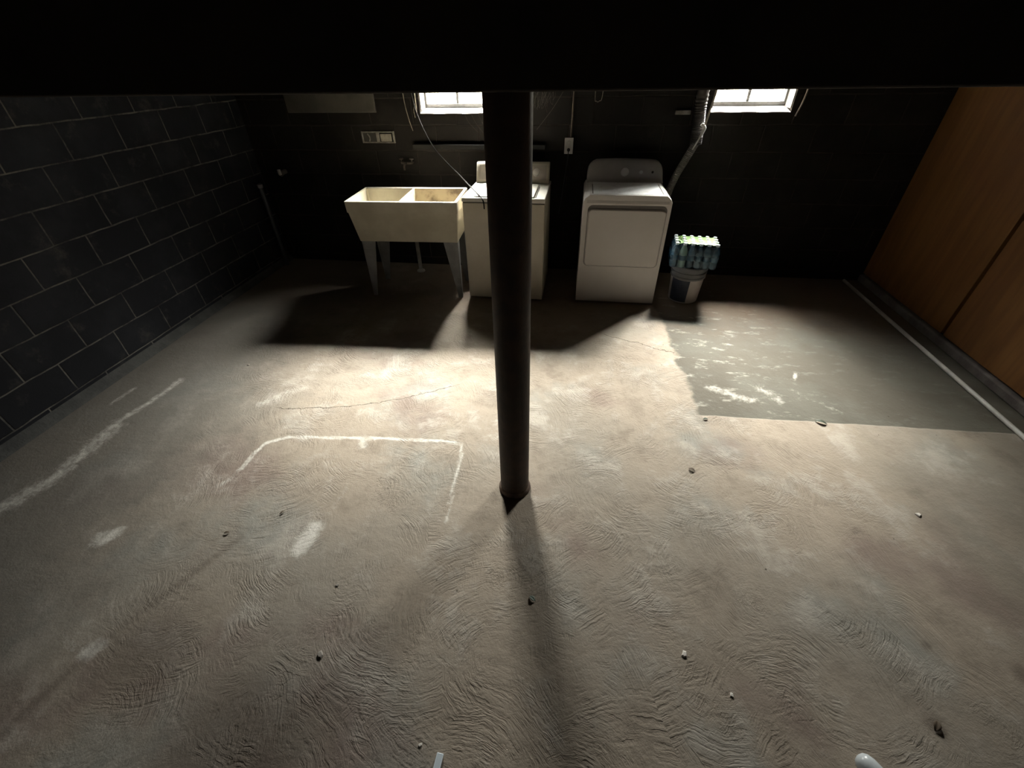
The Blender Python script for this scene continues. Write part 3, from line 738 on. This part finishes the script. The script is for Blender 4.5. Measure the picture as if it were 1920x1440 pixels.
for k in range(46):
    a = Vector((-.46+random.random()**1.6*.24, WY-.01-random.random()*.08, 1.60-random.random()*.07)); b = a+Vector((random.uniform(-.07, .03), 0, random.uniform(-.16, -.03)))
    if b.x < -.47: b.x = -.47
    mid = (a+b)/2+Vector((random.uniform(-.02, .02), -.01, random.uniform(-.03, 0)))
    tube(bm, [a, mid, b], .0008, n=4, sub=3)
tube(bm, [(-.16, WY-.03, 1.55), (-.25, WY-.05, 1.42), (-.38, WY-.04, 1.27)], .0016, n=4)
for k in range(4):
    tube(bm, [(-1.02+k*.06, WY-.006, 1.385), (-.98+k*.06, WY-.03, 1.32), (-.90+k*.04, WY-.01, 1.24)], .0005, n=4, sub=3)
cw = tag(obj('cobwebs', bm, M_webs), 'dusty cobweb threads along the top of the rear wall near the column', 'cobweb'); cw['kind'] = 'stuff'

# dryer vent duct and gas line
M_duct = simple('duct_shade_paint', (.045, .038, .033), (.03, .026, .023), .7, .0, scale=30)  # dark colour stands in for shadow on the upper duct
t = thing('vent_duct', 'ribbed flexible vent duct rising from behind the dryer to the ceiling', 'duct', (0, 0, 0))
bm = bmesh.new(); tube(bm, [(.962, 4.205, 1.17), (.952, 4.21, 1.30), (.938, 4.215, 1.45), (.925, 4.215, 1.93)], lambda u: .046+.003*math.sin(u*2*math.pi*45), n=18, sub=60)
obj('upper_section', bm, M_duct, t, smooth=True)
bm = bmesh.new(); tube(bm, [(.80, 4.22, .50), (.815, 4.215, .75), (.850, 4.20, .92), (.905, 4.19, 1.06), (.965, 4.19, 1.20)], lambda u: .030+.0025*math.sin(u*2*math.pi*55), n=18, sub=70)
obj('lower_section', bm, simple('foil_light_paint', (.30, .28, .27), (.20, .18, .17), .55, .3, scale=40), t, smooth=True)  # brighter colour stands in for light on the lower duct
t = thing('gas_pipe', 'thin bright pipe with a white fitting, slanting beside the right window', 'pipe', (0, 0, 0))
obj('pipe', T([(1.040, 4.10, 2.04), (1.012, 4.13, 1.52), (.985, 4.13, 1.315)], .0075, n=10, sub=1), M_wire, t, smooth=True)
obj('fitting', T([(.955, 4.12, 1.325), (.975, 4.12, 1.310), (.985, 4.125, 1.295), (.975, 4.13, 1.255)], .013, n=10), M_pvc, t, smooth=True)
obj('flexible_hose', T([(.975, 4.13, 1.26), (.955, 4.13, 1.20), (.93, 4.14, 1.14)], .006, n=8), M_pvcd, t, smooth=True)
tag(obj('wall_shim', B((.765, WY-.03, 1.375), (.885, WY-.0005, 1.405)), M_metalwhite, bevel=.003), 'short pale block on the rear wall left of the vent duct', 'block')
t = thing('corner_pipe', 'faint grey pipe standing in the dark rear left corner', 'pipe', (-3.10, 4.12, 0))
obj('pipe', LA([(.022, 0), (.022, .80)], n=14), simple('grey_pipe', (.045, .05, .058), None, .5), t, smooth=True)
obj('cap', LA([(.027, .79), (.027, .82), (.01, .83)], n=14), M_leg, t, smooth=True)
t = thing('wall_valve', 'small pale valve on the dark rear wall, far left of the sink', 'valve', (-2.90, WY, .905))
obj('valve_body', T([(0, 0, 0), (0, -.05, 0), (0, -.09, -.01)], .022, n=12), simple('pale_valve', (.2, .185, .17), None, .6), t, smooth=True)
obj('valve_wheel', T([(0, -.095, -.01), (0, -.10, .01), (0, -.10, .035)], .016, n=10), M_pvcd, t, smooth=True)

# ---------------------------------------------------------------- bits on the floor, near edge
t = thing('plastic_pipe', 'white plastic pipe with a rounded end, poking in at the bottom right edge', 'pipe', (.992, .478, .031), math.atan2(-.8, .6))
rings = [(.005, 0), (.016, .003), (.025, .012), (.030, .027), (.031, .045), (.031, .45)]
obj('tube', xform(LA(rings, n=32), Matrix.Rotation(math.radians(90), 4, 'Y')), simple('glossy_white_pvc', (.62, .66, .68), (.56, .60, .62), .25, scale=6), t, smooth=True)
bm = bmesh.new(); loft(bm, [[(-.011, 0, 0), (.011, 0, 0), (.011, 0, .010), (-.011, 0, .010)], [(-.011, -.42, 0), (.011, -.42, 0), (.011, -.42, .010), (-.011, -.42, .010)]])
o = obj('painted_stick', bm, simple('pale_blue_white_paint', (.68, .76, .82), (.62, .70, .76), .5), bevel=.002, loc=(-.303, .313, .001)); o.rotation_euler = (0, 0, -.06)
tag(o, 'flat pale blue-white stick lying at the bottom edge of the floor', 'stick')

M_leafg = simple('dark_green_leaf', (.035, .05, .03), (.06, .06, .035), .7)
M_leafb = simple('brown_leaf_bit', (.10, .07, .045), (.06, .045, .03), .8)
M_leafp = simple('grey_green_leaf', (.22, .27, .23), (.16, .2, .17), .7)
M_flake = simple('white_paint_chip', (.72, .68, .62), (.6, .56, .5), .7)
M_stone = simple('small_stone', (.30, .27, .24), (.2, .18, .16), .85)
def leaf(x, y, L, W, rz, m, label, cat='leaf', name='dry_leaf', curl=.25):
    bm = bmesh.new(); rows = []
    for i in range(9):
        u = i/8; ww = W*math.sin(math.pi*min(1, u*.97+.03))**.8*.5+.0003
        z = .002+L*curl*.5*(math.sin(math.pi*u)); rows.append([bm.verts.new(((u-.5)*L, k*ww, z+abs(k)*ww*.35)) for k in (-1, -.4, 0, .4, 1)])
    for a, b in zip(rows, rows[1:]):
        for i in range(4): bm.faces.new((a[i], a[i+1], b[i+1], b[i]))
    o = obj(name, bm, m, smooth=True, loc=(x, y, .001)); o.rotation_euler = (0, 0, rz)
    s = o.modifiers.new('thick', 'SOLIDIFY'); s.thickness = .0008
    tag(o, label, cat, 'leaf bits on the floor')
leaf(1.555, 2.105, .065, .024, -.4, M_leafg, 'dark green leaf on the edge of the smooth right-hand slab')
leaf(.88, 2.055, .030, .014, .2, M_leafg, 'tiny dark leaf bit at the left corner of the smooth slab')
leaf(.72, 1.63, .035, .018, -.5, M_leafb, 'brown leaf bit on bright concrete right of the column')
leaf(-.06, .84, .030, .016, -.6, M_leafp, 'grey-green leaf in the column shadow on the floor')
leaf(1.30, .60, .040, .020, .9, M_leafb, 'brown leaf fragment near the lower right of the floor')
leaf(-1.33, 1.10, .028, .008, 1.0, M_leafb, 'thin brown twig bit left of the white lime blotch')
leaf(-1.53, .96, .026, .012, .3, M_leafb, 'curled brown bit on the left floor between the two white blotches')
def chip(x, y, r, m, label, cat, name):
    bm = bmesh.new(); n = 7; random.seed(int(abs(x*100)+abs(y*10)))
    rr = [r*random.uniform(.6, 1.2) for _ in range(n)]
    loft(bm, [[(q*rr[i]*math.cos(2*math.pi*i/n), q*rr[i]*math.sin(2*math.pi*i/n), z) for i in range(n)] for q, z in ((.9, 0), (1, r*.2), (.6, r*.45))])
    tag(obj(name, bm, m, loc=(x, y, .0005)), label, cat, 'crumbs on the floor')
chip(1.735, 1.475, .013, M_flake, 'white chip on the dim floor at the right', 'chip', 'paint_chip')
chip(.52, .71, .012, M_flake, 'white chip on the swirled floor below and right of the column', 'chip', 'paint_chip')
chip(.66, .60, .008, M_flake, 'small pale crumb lowest on the right floor', 'chip', 'paint_chip')
chip(-.375, .325, .007, M_flake, 'tiny white flake just left of the pale stick', 'chip', 'paint_chip')
chip(-.83, .53, .014, M_stone, 'small stone on the lower left floor', 'stone', 'small_stone')
chip(-.89, .79, .008, M_stone, 'small dark pebble below the white lime blotch', 'stone', 'small_stone')
chip(-2.31, 2.27, .010, M_stone, 'dark pebble on the floor below the sink shadow', 'stone', 'small_stone')
